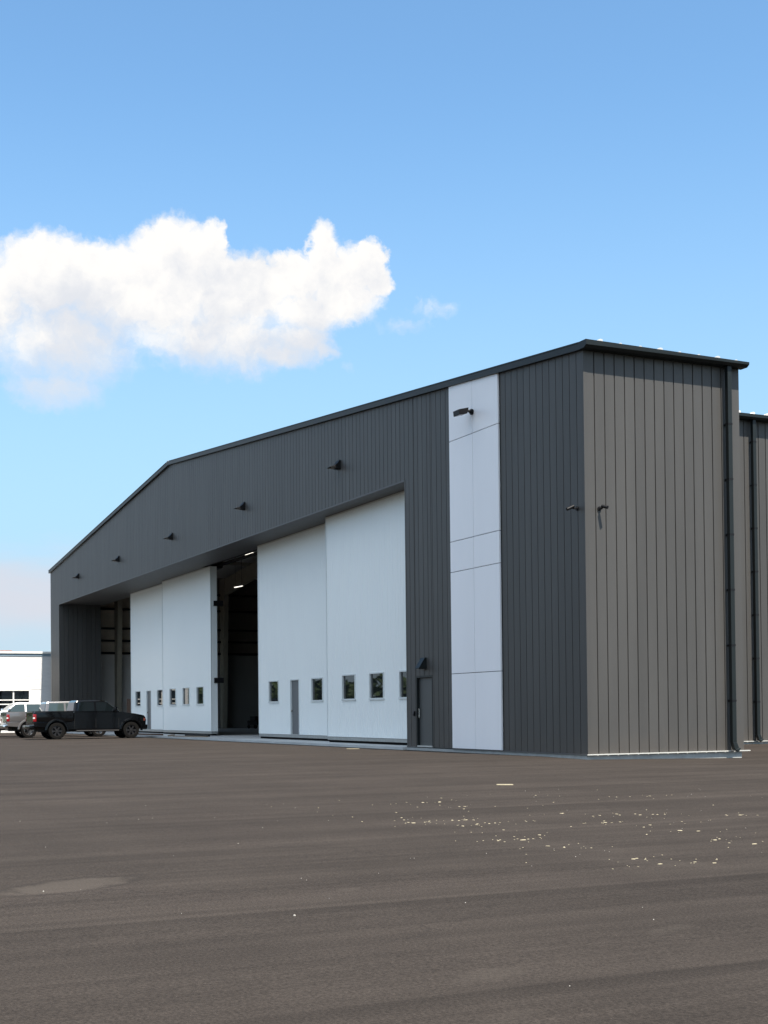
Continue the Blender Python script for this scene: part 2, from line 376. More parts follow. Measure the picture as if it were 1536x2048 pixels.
for xa, xb in segs:
    mid = (xa+xb)/2
    z0 = .0
    if X2 < mid < X1: z0 = HO
    tops = []
    spans = [(xa, xb)]
    if xb > DX0+.001 and xa < DX1-.001:          # over and beside the entry door
        spans = []
        if xa < DX0-.03: spans.append((xa, DX0, 0))
        if xb > DX1+.03: spans.append((DX1, xb, 0))
        ca, cb = max(xa, DX0), min(xb, DX1)
        if cb-ca > .03: spans.append((ca, cb, DH+.03))
        for a_, b_, zz in spans: part(panel_front(a_, b_, zz, rz_(a_), rz_(b_)), 'wall_panel', 'cladding')
        continue
    part(panel_front(xa, xb, z0, rz_(xa), rz_(xb)), 'wall_panel', 'cladding')
# side of the wing
for i in range(16):
    part(panel_side(.008+i*D/16, .008+(i+1)*D/16, 0., H), 'wall_panel', 'cladding')
# long side wall set back behind the wing
HR = rz_(XI)
for i in range(40):
    part(panel_side(D+i*.3065, D+(i+1)*.3065, 0., HR, XI), 'wall_panel', 'cladding')
YB = 52.
b = MB(); y = D+40*.3065; n = int((YB-y)/.3065)
for i in range(n):
    q = panel_side(y+i*(YB-y)/n, y+(i+1)*(YB-y)/n, 0., HR, XI); b.add(q.v, q.f)
part(b, 'distant_wall_panels', 'cladding', kind='stuff')
# solid walls behind the cladding
IN = GD+.003
b = MB()
def wall_poly(xa, xb, z0, y0, y1, dz=0.):
    pts = [(xa, z0), (xb, z0), (xb, rz_(xb)-dz)]
    if xa < -TR < xb: pts.append((-TR, rz_(-TR)-dz))
    pts.append((xa, rz_(xa)-dz)); b.prism(pts, 'y', y0, y1)
wall_poly(DX1+.04, -IN, .0, IN, .25); wall_poly(X1+.02, DX0-.04, 0, IN, .25); wall_poly(DX0-.04, DX1+.04, DH+.04, IN, .25)
wall_poly(X2, X1+.02, HO+.01, IN, .25); wall_poly(-W+.02, X2-.02, 0, IN, .25)
b.box(-.25, -IN, .25, D, 0, H-.02)
b.box(XI-.25, -.25, D-.2, D-.005, 0, H-.02)
b.box(XI-.25, XI-IN, D-.005, YB, 0, HR-.02)
b.box(-W, -W+.22, .25, YB, 0, rz_(-W)-.02)
wall_poly(-W, XI-.25, 0, YB, YB+.25)
b.box(X1+.02, X1+.22, .25, 4.6, 0, HO)          # pocket side behind the right pier
part(b, 'wall', 'cladding')
# corner and jamb trims
b = MB(); b.prism([(-.10, -.006), (.006, -.006), (.006, .10), (-.02, .10), (-.02, .02), (-.10, .02)], 'z', 0, H-.01)
part(b, 'corner_trim', 'cladding')
b = MB(); b.prism([(-W-.012, .10), (-W-.012, -.008), (-W+.10, -.008), (-W+.10, .02), (-W+.02, .02), (-W+.02, .1)], 'z', 0, rz_(-W)-.02)
part(b, 'corner_trim', 'galv')
b = MB(); b.box(X1-.004, X1+.06, -.006, .3, 0, HO); part(b, 'opening_jamb', 'cladding')
b = MB(); b.box(S1-.035, S1-.008, -.012, .03, .0, rz_(S1)); part(b, 'strip_edge_trim', 'trim')
b = MB(); b.box(S2+.008, S2+.035, -.012, .03, .0, rz_(S2)); part(b, 'strip_edge_trim', 'trim')
# left reveal of the opening, ribbed metal facing the doors
n = 9
for i in range(n):
    part(panel_side(.02+i*2.72/n, .02+(i+1)*2.72/n, 0, HO, X2), 'reveal_panel', 'cladding')
b = MB(); b.box(X2-.5, X2-IN, .26, 2.74, 0, HO); b.box(X2-.03, X2+.012, 2.74, 2.80, 0, HO)
part(b, 'reveal_wall', 'cladding')
# soffit over the doors, with its joints
xe = X1
k = 0
while xe > X2+.1:
    xn = max(X2, xe-1.22)
    b = MB(); b.box(xn+.004, xe-.004, .03, 1.84 if xn > -38 else 2.95, HO, HO+.03); part(b, 'soffit_panel', 'soffit'); xe = xn
b = MB(); b.box(X2, X1, -.012, .03, HO-.03, HO+.02); part(b, 'header_trim', 'soffit')
b = MB(); b.box(X2, X1, .25, 1.84, HO+.035, HO+.35); b.box(X2, -37, 1.84, 3.0, HO+.035, HO+.35); b.box(-37, X1, 2.1, 2.3, HO+.1, HO+.2); b.box(-37, X1, 2.7, 2.9, HO+.1, HO+.2); part(b, 'door_track_beam', 'dark')
# white composite strip
zj = [0.0, 2.195, 5.185, 6.085, 9.055]
xc = -5.59
for (xa, xb) in ((S1, xc), (xc, S2)):
    for i in range(5):
        z0 = zj[i]+.009; a, c = xa+.008, xb-.008
        if i < 4: za = zb = zj[i+1]-.009
        else: za, zb = rz_(a)-.0, rz_(c)-.0
        b = MB(); b.hexa([(a, -.055, z0), (c, -.055, z0), (c, -.055, zb), (a, -.055, za)], [(a, .02, z0), (c, .02, z0), (c, .02, zb), (a, .02, za)])
        part(b, 'composite_panel', 'white_panel', bevel=.003)
b = MB(); wallb = b; b.hexa([(S1, .0, 0), (S2, .0, 0), (S2, .0, rz_(S2)), (S1, .0, rz_(S1))], [(S1, .024, 0), (S2, .024, 0), (S2, .024, rz_(S2)), (S1, .024, rz_(S1))])
part(b, 'strip_backing', 'trim')
# base flashing and foundation
b = MB(); b.box(-.004, .055, -.055, D+.16, -.028, -.003); part(b, 'base_flashing', 'base_trim')
b = MB(); b.box(S1, .05, -.06, -.001, -.028, -.003); part(b, 'base_flashing', 'soffit')
b = MB(); b.box(X1, S1, -.03, -.001, -.028, -.003); b.box(-W, X2, -.03, -.001, -.028, -.003); part(b, 'base_flashing', 'trim')
b = MB(); b.box(XI-.004, XI+.055, D, YB, -.028, -.003); part(b, 'base_flashing', 'base_trim')
b = MB(); b.box(X1, -.03, -.028, D-.06, -.9, -.03); b.box(-W, XI-.03, D-.06, YB, -.9, -.03); b.box(-W, X2, .0, D-.06, -.9, -.03)
part(b, 'foundation', 'concrete')
# roof with standing seams
def roof(xa, xb, y0, y1):
    pts = []
    lo = [xa]+([-TR] if xa < -TR < xb else [])+[xb]
    for x in lo: pts.append((x, rz_(x)+.13))
    for x in lo[::-1]: pts.append((x, rz_(x)+.02))
    b.prism(pts, 'y', y0, y1)
b = MB(); roof(-W-.1, .17, -.10, D+.05); part(b, 'roof', 'roof')
b = MB(); roof(-W-.1, XI+.17, D+.05, YB+.1); part(b, 'roof', 'roof')
for i in range(8):
    y = .30+i*.61; big = i % 3 == 0; dzc = -.06*(y/D)
    b = MB()
    for xa, xb in ((-TR, .16), (-W-.1, -TR)):
        b.hexa([(xa, y-.02, rz_(xa)+.13), (xa, y+.02, rz_(xa)+.13), (xa, y+.02, rz_(xa)+.20), (xa, y-.02, rz_(xa)+.20)],
               [(xb, y-.02, rz_(xb)+.13), (xb, y+.02, rz_(xb)+.13), (xb, y+.02, rz_(xb)+.20), (xb, y-.02, rz_(xb)+.20)])
    part(b, 'roof_seam', 'roof')
    wd = .085 if big else .05
    b = MB(); b.prism([(y-wd*1.6, H+.12+dzc), (y+wd*1.2, H+.12+dzc), (y+wd*.9, H+.18+dzc+(.055 if big else .03)), (y+wd*.1, H+.19+dzc+(.055 if big else .03)), (y-wd*.8, H+.195+dzc)], 'x', .16, .31)
    part(b, 'roof_clip', 'roof')
for i in range(30):
    y = D+.5+i*.61; b = MB(); xb = XI+.16
    b.hexa([(-TR, y-.02, rz_(TR*-1)+.13), (-TR, y+.02, rz_(-TR)+.13), (-TR, y+.02, rz_(-TR)+.20), (-TR, y-.02, rz_(-TR)+.20)],
           [(xb, y-.02, rz_(xb)+.13), (xb, y+.02, rz_(xb)+.13), (xb, y+.02, rz_(xb)+.20), (xb, y-.02, rz_(xb)+.20)])
    part(b, 'roof_seam', 'roof')
    if i > 6:
        b = MB(); b.prism([(y-.08, HR+.15), (y+.06, HR+.15), (y+.04, HR+.22), (y-.01, HR+.23), (y-.05, HR+.2)], 'x', XI+.16, XI+.33); part(b, 'roof_clip', 'wht')
# ridge cap
b = MB(); b.prism([(-TR-.3, rz_(-TR)+.10), (-TR, rz_(-TR)+.22), (-TR+.3, rz_(-TR)+.10), (-TR, rz_(-TR)+.15)], 'y', -.13, YB)
part(b, 'ridge_cap', 'roof')
# rake trims (front edge of the roof) with a drip lip
def rake(xa, xb, nm='rake_trim'):
    b = MB()
    for (y0, y1, d0, d1) in ((-.115, -.0, .0, .185), (-.13, -.10, .165, .195)):
        b.hexa([(xa, y0, rz_(xa)+d0), (xa, y1, rz_(xa)+d0), (xa, y1, rz_(xa)+d1), (xa, y0, rz_(xa)+d1)],
               [(xb, y0, rz_(xb)+d0), (xb, y1, rz_(xb)+d0), (xb, y1, rz_(xb)+d1), (xb, y0, rz_(xb)+d1)])
    part(b, nm, 'trim')
edges = [(-W-.12, -TR)]+[(-TR+i*(TR+.0)/6, -TR+(i+1)*(TR+.0)/6) for i in range(6)]
for a, c in edges: rake(a+.002, c-.002)
# gutters: K profile
def gutter(x0, y0, y1, zb, h0, h1):
    def pr(h_):
        z = zb+h_
        return [(x0, z), (x0, zb), (x0+.25, zb), (x0+.335, zb+.06), (x0+.34, z), (x0+.31, z), (x0+.30, zb+.08), (x0+.24, zb+.03), (x0+.02, zb+.03), (x0+.02, z)]
    b = MB(); b.hexa([(u, y0, v) for u, v in pr(h0)], [(u, y1, v) for u, v in pr(h1)]); part(b, 'gutter', 'trim')
gutter(.002, -.13, D+.07, H, .185, .125)
gutter(XI+.002, D+.02, YB+.15, HR, .16, .16)
b = MB(); b.prism([(.0, H), (.25, H), (.335, H+.07), (.34, H+.19), (.0, H+.19)], 'y', -.134, -.128); part(b, 'gutter_end', 'trim')
# downspouts with brackets
def spout(x0, y, zt, drop):
    b = MB()
    b.box(x0+.10, x0+.22, y-.065, y+.065, .22, zt)
    b.hexa([(x0+.10, y-.065, .22), (x0+.22, y-.065, .22), (x0+.22, y+.065, .22), (x0+.10, y+.065, .22)],
           [(x0+.11, y+.0, .02), (x0+.23, y+.0, .02), (x0+.23, y+.13, .07), (x0+.11, y+.13, .07)])
    b.hexa([(x0+.11, y+.0, .02), (x0+.23, y+.0, .02), (x0+.23, y+.13, .07), (x0+.11, y+.13, .07)],
           [(x0+.12, y+.12, -.03), (x0+.24, y+.12, -.03), (x0+.24, y+.19, .06), (x0+.12, y+.19, .06)])
    o = part(b, 'downspout', 'trim', bevel=.008)
    z = 1.3
    while z < zt-.6:
        b = MB(); b.box(x0+.001, x0+.10, y-.02, y+.02, z-.03, z+.03); b.box(x0+.095, x0+.225, y-.07, y+.07, z-.025, z+.025)
        part(b, 'bracket', 'black', parent=o); z += 1.45
spout(0., 4.42, H+.0, 0); spout(XI, 11.62, HR+.0, 0); spout(XI, 19.2, HR, 0); spout(XI, 27, HR, 0)
# entry door in the right pier
b = MB()
b.box(DX0-.0, DX0+.05, -.004, .14, .02, DH+.03); b.box(DX1-.05, DX1, -.004, .14, .02, DH+.03); b.box(DX0+.05, DX1-.05, -.004, .14, DH-.03, DH+.03)
part(b, 'door_frame', 'trim')
b = MB(); b.box(DX0+.055, DX1-.055, .085, .13, .05, DH-.035); ed = part(b, 'entry_door', 'dark_door', bevel=.004)
b = MB(); b.box(DX0+.05, DX1-.05, -.01, .12, .0, .045); part(b, 'threshold', 'base_trim')
b = MB(); xh = DX0+.13; b.tube([(xh, .085, .90), (xh, .03, .90), (xh, .03, 1.18), (xh, .085, 1.18)], .012, 8); part(b, 'handle', 'steel', parent=ed, smooth=True)
for zz in (.3, 1.1, 1.9):
    b = MB(); b.tube([(DX1-.06, .08, zz-.05), (DX1-.06, .08, zz+.05)], .010, 8); part(b, 'hinge', 'steel', parent=ed)
# interior ----------------------------------------------------------------
b = MB(); b.box(-W+.2, X1-.02, -.14, D, -.35, -.025); b.box(-W+.2, XI-.3, D, YB, -.35, -.025); part(b, 'floor_slab', 'slab')
XL = -W+.25
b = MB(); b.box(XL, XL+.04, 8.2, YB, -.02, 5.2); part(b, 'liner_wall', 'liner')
b = MB(); b.box(XL, XL+.04, 2.9, 8.2, -.02, 5.2); part(b, 'liner_wall', 'liner_lit_tone', label='liner sheets of the end bay with lit tone painted in')
b = MB(); b.box(XL, XL+.02, 2.9, 8.2, 5.2, rz_(XL)); part(b, 'insulated_wall', 'insul_lit_tone', label='brown insulation of the end bay with lit tone painted in')
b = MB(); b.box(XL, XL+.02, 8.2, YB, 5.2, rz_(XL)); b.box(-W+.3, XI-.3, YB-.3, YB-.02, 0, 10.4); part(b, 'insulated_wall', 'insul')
for zz in (5.3, 6.15, 7.0, 8.35, 9.5):
    b = MB(); b.box(XL+.03, XL+.24, 2.9, YB, zz-.07, zz+.07); part(b, 'girt', 'black')
for yy in (4.45, 12.1, 20., 28., 36., 44.):
    b = MB(); b.prism([(XL+.05, 0), (XL+.55, 0), (XL+1.15, rz_(XL)-1.3), (XL+1.15, rz_(XL)-.1), (XL+.05, rz_(XL)-.1)], 'y', yy-.16, yy+.16)
    part(b, 'column', 'primer')
    b = MB()
    xr = XI-.4
    b.hexa([(XL+1.1, yy-.12, rz_(XL)-1.3), (XL+1.1, yy+.12, rz_(XL)-1.3), (XL+1.1, yy+.12, rz_(XL)-.15), (XL+1.1, yy-.12, rz_(XL)-.15)],
           [(-TR, yy-.12, rz_(-TR)-.9), (-TR, yy+.12, rz_(-TR)-.9), (-TR, yy+.12, rz_(-TR)-.15), (-TR, yy-.12, rz_(-TR)-.15)])
    b.hexa([(-TR, yy-.12, rz_(-TR)-.9), (-TR, yy+.12, rz_(-TR)-.9), (-TR, yy+.12, rz_(-TR)-.15), (-TR, yy-.12, rz_(-TR)-.15)],
           [(xr, yy-.12, rz_(xr)-1.3), (xr, yy+.12, rz_(xr)-1.3), (xr, yy+.12, rz_(xr)-.1), (xr, yy-.12, rz_(xr)-.1)])
    part(b, 'rafter', 'primer')
for k, x in enumerate(range(-58, -12, 5)):
    b = MB(); b.box(x-.04, x+.04, 3.2, YB-.4, rz_(x)-.32, rz_(x)-.1); part(b, 'purlin', 'primer')
b = MB(); b.tube([(-40.6, 12, 10.2), (-39.6, 12, 11.6)], .035, 6); b.tube([(-38.6, 12, 10.2), (-39.6, 12, 11.6)], .035, 6); part(b, 'brace', 'primer')

# interior tube lights: things hanging in the hangar
def tube_light(x, y, z, rz, label):
    t = thing('tube_light', label, 'ceiling light', (x, y, z), rz, 'lit tube lights inside the hangar')
    MB().box(-.62, .62, -.06, .06, .03, .09).build('housing', 'wht', t)
    MB().box(-.6, .6, -.04, .04, 0, .03).build('tube', 'tube', t)
    b = MB()
    for s_ in (-.5, .5): b.box(s_-.008, s_+.008, -.008, .008, .09, rz_(x)-z-.12)
    b.build('hanger', 'black', t)
tube_light(-57.5, 11.0, 9.5, 0.1, 'lit tube light low in the dark gap between the white doors')
tube_light(-39.5, 5.35, 9.5, 0, 'larger lit tube light just left of the top edge of the nearer white doors')
tube_light(-37.6, 5.7, 9.58, 0, 'small lit tube light touching the top edge of the nearer white doors')

# ------------------------------------------------------------------ sliding door leaves
def leaf(name_label, x0, x1, y, wins, pdoor, bumpers=False):
    z0, z1, th = .19, HO-.012, .32
    t = thing('hangar_door', name_label, 'hangar door', ((x0+x1)/2, y, 0), 0, 'white sliding doors of the hangar')
    o = ((x0+x1)/2, y, 0)
    holes = [(a, a+1.17, 1.53, 2.46) for a in wins]
    if pdoor is not None: holes.append((pdoor, pdoor+.98, z0, 2.46))
    # ribbed skin with real openings
    pitch = .2; prof = []
    k = int((x1-x0)/pitch); pitch = (x1-x0)/k
    for i in range(k):
        a = x0+i*pitch; prof += [(a, .0), (a+pitch*.80, .0), (a+pitch*.86, -.009), (a+pitch*.94, -.009)]
    prof.append((x1, 0.))
    def dep(x):
        for (a, da), (c, dc) in zip(prof, prof[1:]):
            if a <= x <= c: return da+(dc-da)*(x-a)/(c-a)
        return 0.
    xs = sorted(set([round(p_[0], 5) for p_ in prof]+[round(v, 5) for h_ in holes for v in h_[:2]]))
    zs = sorted(set([z0, z1]+[v for h_ in holes for v in h_[2:]]))
    b = MB(); nz = len(zs)
    b.v = [(x, y+dep(x), z) for x in xs for z in zs]
    for i in range(len(xs)-1):
        for j in range(nz-1):
            mx, mz = (xs[i]+xs[i+1])/2, (zs[j]+zs[j+1])/2
            if any(h_[0] < mx < h_[1] and h_[2] < mz < h_[3] for h_ in holes): continue
            b.f.append((i*nz+j, (i+1)*nz+j, (i+1)*nz+j+1, i*nz+j+1))
    b.build('door_skin', 'door_white', t, off=o)
    b = MB(); b.box(x0+.004, x0+.05, y+.002, y+th, z0, z1); b.box(x1-.05, x1-.004, y+.002, y+th, z0, z1); b.box(x0+.05, x1-.05, y+.02, y+th, z1-.1, z1-.002)
    b.box(x0+.05, x1-.05, y+th-.03, y+th, 2.5, z1-.1)
    b.build('door_edge', 'door_white', t, off=o)
    b = MB(); xs_ = sorted([(h_[0], h_[1]) for h_ in holes]); px = x0+.05
    for a, c in xs_+[(x1-.05, None)]:
        if a-px > .02: b.box(px, a-.001, y+th-.03, y+th, z0, 2.5)
        px = c
    b.build('door_back', 'liner', t, off=o)
    b = MB(); b.box(x0, x1, y-.022, y+.01, z1-.05, z1+.008); b.box(x0-.012, x0+.02, y-.02, y+.01, z0, z1-.05); b.box(x1-.02, x1+.012, y-.02, y+.01, z0, z1-.05)
    b.build('edge_trim', 'alu', t, off=o)
    b = MB(); b.box(x0+.01, x1-.01, y-.006, y+th, .065, z0-.012); b.build('bottom_rail', 'galv', t, off=o)
    b = MB(); b.box(x0+.02, x1-.02, y+.05, y+th-.05, -.02, .06); b.build('rubber_seal', 'rubber', t, off=o)
    for (a, c, w0, w1) in holes[:len(wins)]:
        f = MB(); e = .045
        f.box(a, a+e, y-.03, y+.16, w0, w1); f.box(c-e, c, y-.03, y+.16, w0, w1)
        f.box(a+e, c-e, y-.03, y+.16, w1-e, w1); f.box(a-.02, c+.02, y-.05, y+.16, w0-.02, w0+e)
        fr = f.build('window', 'alu', t, off=o)
        MB().box(a+e, c-e, y+.035, y+.045, w0+e, w1-e).build('pane', 'glass', fr, off=o)
    if pdoor is not None:
        a, c = pdoor, pdoor+.98
        f = MB(); f.box(a, a+.045, y-.02, y+.12, z0, 2.46); f.box(c-.045, c, y-.02, y+.12, z0, 2.46); f.box(a+.045, c-.045, y-.02, y+.12, 2.41, 2.46)
        f.build('door_frame', 'alu', t, off=o)
        dd = MB().box(a+.045, c-.045, y+.05, y+.09, z0+.01, 2.41).build('personnel_door', 'grey_door', t, off=o)
        MB().box(a+.1, a+.14, y-.01, y+.05, 1.12, 1.2).build('handle', 'steel', dd, off=o)
        MB().box(a, c, y-.02, y+.12, z0-.012, z0+.008).build('door_sill', 'base_trim', t, off=o)
    if bumpers:
        for zz in (2.72, 6.55):
            MB().box(x1-.02, x1+.09, y+.14, y+.62, zz-.13, zz+.13).build('bumper', 'black', t, off=o)
    return t
leaf('white ribbed hangar door leaf nearest the grey entry door, its last window cut off by the pier', -18.52, -9.72, .85, [-17.10, -14.72, -12.34], None)
leaf('white ribbed hangar door leaf right of the open gap, with two windows and a grey personnel door', -27.6, -18.85, 1.45, [-26.33, -21.52], -23.83)
leaf('white ribbed hangar door leaf left of the open gap, with three windows and a thick blueish edge', -44.62, -36.07, 2.05, [-43.30, -40.88, -38.47], None, True)
leaf('farthest white ribbed hangar door leaf, behind the nose of the black pickup', -52.72, -44.0, 2.40, [-51.68, -46.98], -49.25)

# ------------------------------------------------------------------ lights and cameras on the walls
def wall_light(x, z, label, s=1., group='wedge wall lights over the hangar doors'):
    t = thing('wall_light', label, 'wall light', (x, 0, z), 0, group)
    # wedge housing: curved top sloping out and down
    prof = [(-.0, .17), (-.05, .17), (-.13, .05), (-.27, -.06), (-.46, -.115), (-.46, -.135), (-.18, -.15), (0, -.17)]
    b = MB(); b.prism([(u*s, v*s) for u, v in prof], 'x', -.17*s, .17*s); b.build('housing', 'black', t, bevel=.006)
    MB().box(-.12*s, .12*s, -.36*s, -.2*s, -.158*s, -.143*s).build('lens', 'lens', t)
    MB().box(-.1*s, .1*s, -.004, .004+.0*s, -.21*s, .21*s).build('back_plate', 'black', t)
wl = [(-15.28, 9.78, 'nearest'), (-25.25, 9.74, 'second nearest'), (-35.75, 9.74, 'middle'), (-46.1, 9.74, 'second farthest'), (-56.1, 9.72, 'farthest')]
for x, z, wd in wl: wall_light(x, z, wd+' of the five black wedge lights in a row above the hangar doors', .9)
t = thing('wall_light', 'small dark wedge light on the grey pier above the entry door', 'wall light', (-8.85, 0, 2.56))
b = MB(); b.prism([(0, .19), (-.06, .19), (-.27, -.13), (-.27, -.16), (0, -.16)], 'x', -.14, .14); b.build('housing', 'trim', t, bevel=.005)
MB().box(-.10, .10, -.22, -.06, -.172, -.161).build('lens', 'lens', t)
t = thing('flood_light', 'black flood light on an arm high on the white panel strip', 'flood light', (-5.57, -.056, 9.66))
b = MB(); b.tube([(0, 0, 0), (0, -.05, 0)], .085, 14); b.build('wall_base', 'black', t, smooth=True)
b = MB(); b.tube([(0, -.05, 0), (0, -.16, .03), (0, -.26, .0)], [.06, .03, .035], 8); b.build('arm', 'black', t, smooth=True)
b = MB(); b.hexa([(-.19, -.22, .075), (.19, -.22, .075), (.19, -.53, .0), (-.19, -.53, .0)][::-1], [(-.17, -.25, -.09), (.17, -.25, -.09), (.17, -.52, -.155), (-.17, -.52, -.155)][::-1])
b.build('lamp_head', 'black', t, bevel=.01)
b = MB(); b.hexa([(-.12, -.28, -.098), (.12, -.28, -.098), (.12, -.49, -.147), (-.12, -.49, -.147)], [(-.12, -.28, -.104), (.12, -.28, -.104), (.12, -.49, -.153), (-.12, -.49, -.153)]); b.build('lens', 'lens', t)
def cam_thing(loc, rz, label):
    t = thing('security_camera', label, 'security camera', loc, rz)          # local -y is away from the wall
    b = MB(); b.tube([(0, .0, 0), (0, -.035, 0)], .055, 12); b.build('wall_base', 'black', t, smooth=True)
    b = MB(); b.tube([(0, -.03, 0), (0, -.12, -.01), (.0, -.17, .04)], .022, 8); b.build('arm', 'black', t, smooth=True)
    return t
t = cam_thing((-.33, -.006, 6.16), 0, 'small black camera on the shaded front wall beside the building corner')
b = MB(); b.tube([(0, -.11, .05), (0, -.31, -.04)], .04, 12); b.build('camera_body', 'black', t, smooth=True)
t = cam_thing((.002, .42, 6.13), math.radians(90), 'small black camera with a shadow on the sunlit side wall near the corner')
b = MB(); b.tube([(-.0, -.12, .05), (.07, -.27, .0)], .042, 12); b.build('camera_body', 'black', t, smooth=True)
t = thing('card_reader', 'tiny black card reader beside the grey entry door handle', 'card reader', (-9.56, -.01, 1.03))
b = MB(); b.prism([(0, -.07), (0, .08), (-.035, .06), (-.05, -.03), (-.035, -.07)], 'x', -.04, .04); b.build('housing', 'black', t, bevel=.004)
MB().box(-.042, .042, -.0, .009, -.075, .085).build('back_plate', 'black', t)

# ------------------------------------------------------------------ white building behind, left
XB = -66.0
wb = thing('white_building', 'low white painted block building at the left edge behind the parked trucks', 'building', (XB-5, -1, 0))
o = (XB-5, -1, 0)
Y0, Y1 = -5.9, 26.
wins = [(-5.30, -1.24)]
b = MB()
for (z0, z1, ya, yb) in ((-.3, 1.0, Y0, Y1), (2.75, 5.12, Y0, Y1), (1.0, 2.75, Y0, -5.32), (1.0, 2.75, -1.22, Y1)): b.box(XB-.3, XB, ya, yb, z0, z1)
b.box(XB-12, XB-.3, Y0, Y0+.3, -.3, 5.12); b.box(XB-12, XB-11.7, Y0+.3, Y1, -.3, 5.12); b.box(XB-11.7, XB-.3, Y0+.3, Y1, 4.9, 5.1)
b.build('wall', 'brick_white', wb, off=o)
# courses of block: shallow proud bands
for k in range(20):
    z = 2.84+k*.112
    b = MB(); b.box(XB+.0, XB+.012, Y0, Y1, z, z+.10); b.build('block_course', 'brick_white', wb, off=o)
b = MB(); b.box(XB-.3, XB+.05, Y0-.05, Y1, 5.12, 5.3); b.build('cornice', 'cornice', wb, off=o)
b = MB(); b.box(XB-12.1, XB+.12, Y0-.12, Y1, 5.3, 5.44); b.build('roof', 'wht', wb, off=o)
b = MB(); b.box(XB-.0, XB+.03, -5.42, -1.12, 2.75, 2.83); b.box(XB, XB+.03, -1.22, -1.08, 1.0, 2.75); b.box(XB, XB+.03, -5.46, -5.32, 1., 2.75); b.box(XB, XB+.06, -5.46, -1.08, .93, 1.0)
win = b.build('window', 'wht', wb, off=o)
f = MB()
for yy in (-2.26, -3.28, -4.30): f.box(XB-.12, XB-.04, yy-.045, yy+.045, 1.0, 2.75)
for zz in (2.12, 1.83): f.box(XB-.12, XB-.045, -5.32, -1.22, zz-.035, zz+.035)
f.build('muntin', 'wht', win, off=o)
for ya, yb in ((-5.30, -4.35), (-4.25, -3.33), (-3.23, -2.31), (-2.21, -1.24)):
    for za, zb in ((2.16, 2.74), (1.87, 2.08), (1.01, 1.79)):
        MB().box(XB-.16, XB-.15, ya, yb, za, zb).build('pane', 'tint', win, off=o)
b = MB(); b.box(XB-3.4, XB-2., -2.95, -2.0, 5.44, 5.60); b.build('roof_unit', 'rust', wb, off=o, bevel=.02)

